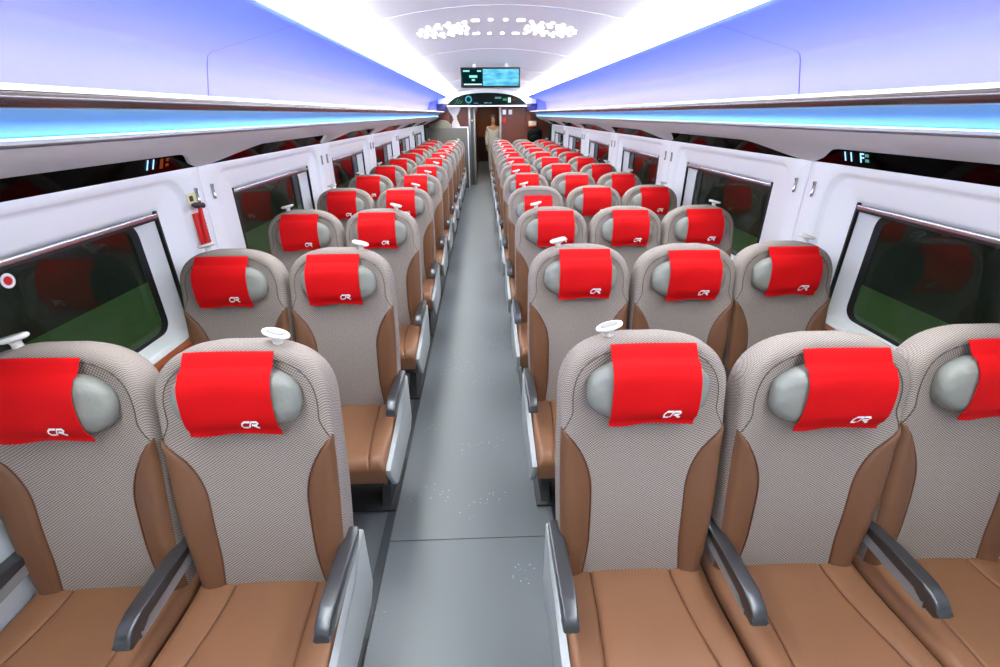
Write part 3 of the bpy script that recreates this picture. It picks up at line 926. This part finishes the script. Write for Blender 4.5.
# notices on the brown wall
for i, (x, z, m_, lab) in enumerate(((.575, 1.79, 'sticker_white', 'white square notice on the brown end wall nearest the doorway'), (.735, 1.79, 'sticker_white', 'white square notice on the brown end wall farther from the doorway'), (.575, 1.60, 'sticker_red', 'small red notice below the white ones on the brown end wall'))):
    o = obj('wall_notice', *box(x-.045, x+.045, 13.185, 13.199, z-.055, z+.055, .003), m_); tag(o, lab, 'notice')
# right-hand luggage shelf and backpack
sh = empty('luggage_stand', (1.30, 12.6, 0)); tag(sh, 'cream topped luggage stand behind the last three-seat row', 'stand')
obj('body', *box(-.22, .30, 0, .4, 0.006, 1.06, .01), 'dark_brown', sh); obj('top', *box(-.23, .31, -.01, .41, 1.06, 1.085, .006), 'cream', sh)
bk = empty('backpack', (1.33, 12.72, 1.086)); tag(bk, 'black backpack lying on the luggage stand behind the last seats', 'bag')
def lump(a, b_, c_, x, y, z, n=16, mm=10, ex=.7):
    V, Fc = [], []; sp = lambda q, e_: math.copysign(abs(q)**e_, q)
    for i in range(mm+1):
        ph = -math.pi/2+math.pi*i/mm
        for k in range(n):
            t = 2*math.pi*k/n; V.append((x+a*sp(math.cos(ph), ex)*sp(math.cos(t), ex), y+b_*sp(math.cos(ph), ex)*sp(math.sin(t), ex), z+c_*sp(math.sin(ph), ex)))
    for i in range(mm):
        for k in range(n): Fc.append((i*n+k, i*n+(k+1) % n, (i+1)*n+(k+1) % n, (i+1)*n+k))
    return V, Fc
obj('body', *lump(.19, .11, .16, 0, 0, .16), 'bag_black', bk); obj('pocket', *lump(.12, .04, .08, 0, -.11, .09), 'bag_black', bk)
obj('strap', *tube([(-.04, -.02, .31), (-.02, -.02, .35), (.02, -.02, .35), (.04, -.02, .31)], .008, 6), 'bag_black', bk)
cb = empty('reading_lamp', (1.30, 13.05, 1.45)); tag(cb, 'cream and orange lamp box on the end wall above the backpack', 'lamp')
obj('box', *box(-.10, .10, -.05, .15, .03, .13, .01), 'cream', cb); obj('base', *box(-.10, .10, -.05, .15, 0, .03, .004), 'orange_paint', cb)

# ------------------------------------------------------------------ person in pale clothes in the corridor
def skin(name, joints, edges, m_, parent, sub=2):
    me = bpy.data.meshes.new(name); me.from_pydata([j[0] for j in joints], edges, [])
    o = bpy.data.objects.new(name, me); COL.objects.link(o)
    md = o.modifiers.new('skin', 'SKIN'); md.use_smooth_shade = True
    for i, j in enumerate(joints): me.skin_vertices[0].data[i].radius = (j[1], j[2] if len(j) > 2 else j[1])
    me.skin_vertices[0].data[0].use_root = True
    s_ = o.modifiers.new('sub', 'SUBSURF'); s_.levels = sub; s_.render_levels = sub
    bpy.context.view_layer.update()
    dg = bpy.context.evaluated_depsgraph_get(); nm_ = bpy.data.meshes.new_from_object(o.evaluated_get(dg))
    bpy.data.objects.remove(o)
    nm_.materials.clear(); nm_.materials.append(MATS[m_])
    return link(name, nm_, parent)
pe = empty('person', (.33, 15.3, .005)); tag(pe, 'person in white clothes standing in the corridor behind the end doorway', 'person')
J = [((0, 0, .92), .13, .10), ((0, 0, 1.10), .125, .095), ((0, .0, 1.30), .15, .10), ((0, 0, 1.40), .09, .07), ((0, 0, 1.47), .05), ((0, -.015, 1.54), .072, .085), ((0, -.015, 1.62), .075, .088), ((0, 0, 1.68), .045, .055),
     ((.085, 0, .86), .085), ((.09, -.01, .48), .058), ((.09, .02, .09), .042), ((.095, -.11, .03), .034),
     ((-.085, 0, .86), .085), ((-.09, -.01, .48), .058), ((-.09, .02, .09), .042), ((-.095, -.11, .03), .034),
     ((.165, 0, 1.36), .05), ((.21, .01, 1.09), .038), ((.20, -.06, .85), .027), ((.20, -.08, .78), .030),
     ((-.165, 0, 1.36), .05), ((-.21, .01, 1.09), .038), ((-.20, -.06, .85), .027), ((-.20, -.08, .78), .030),
     ((0, -.105, 1.565), .014)]
for sx, hb in ((1, 19), (-1, 23)):
    for i in range(4): J.append(((sx*.20, -.10+.018*i-.01, .775-.075+.008*abs(i-1.5)), .0085))
    J.append(((sx*.17, -.11, .73), .009))
E_ = [(0, 1), (1, 2), (2, 3), (3, 4), (4, 5), (5, 6), (6, 7), (0, 8), (8, 9), (9, 10), (10, 11), (0, 12), (12, 13), (13, 14), (14, 15), (2, 16), (16, 17), (17, 18), (18, 19), (2, 20), (20, 21), (21, 22), (22, 23), (5, 24)]
E_ += [(19, 25+i) for i in range(5)]+[(23, 30+i) for i in range(5)]
skin('body', J, E_, 'skin', pe)
C_ = [((0, 0, .92), .155, .12), ((0, 0, 1.10), .145, .115), ((0, 0, 1.30), .17, .12), ((0, 0, 1.42), .085, .075),
      ((.085, 0, .84), .10), ((.09, -.01, .48), .078), ((.09, .02, .10), .065), ((-.085, 0, .84), .10), ((-.09, -.01, .48), .078), ((-.09, .02, .10), .065),
      ((.165, 0, 1.36), .062), ((.21, .01, 1.09), .05), ((.20, -.055, .87), .042), ((-.165, 0, 1.36), .062), ((-.21, .01, 1.09), .05), ((-.20, -.055, .87), .042)]
skin('clothes', C_, [(0, 1), (1, 2), (2, 3), (0, 4), (4, 5), (5, 6), (0, 7), (7, 8), (8, 9), (2, 10), (10, 11), (11, 12), (2, 13), (13, 14), (14, 15)], 'white_clothes', pe)
obj('hair', *lump(.088, .095, .075, 0, .022, 1.66, ex=.9), 'hair', pe)
for sx in (-1, 1): obj('eye', *lump(.010, .006, .008, sx*.03, -.098, 1.595, 8, 6, 1), 'hair', pe)
obj('mouth', *lump(.02, .006, .005, 0, -.094, 1.515, 8, 6, 1), 'sticker_red', pe)
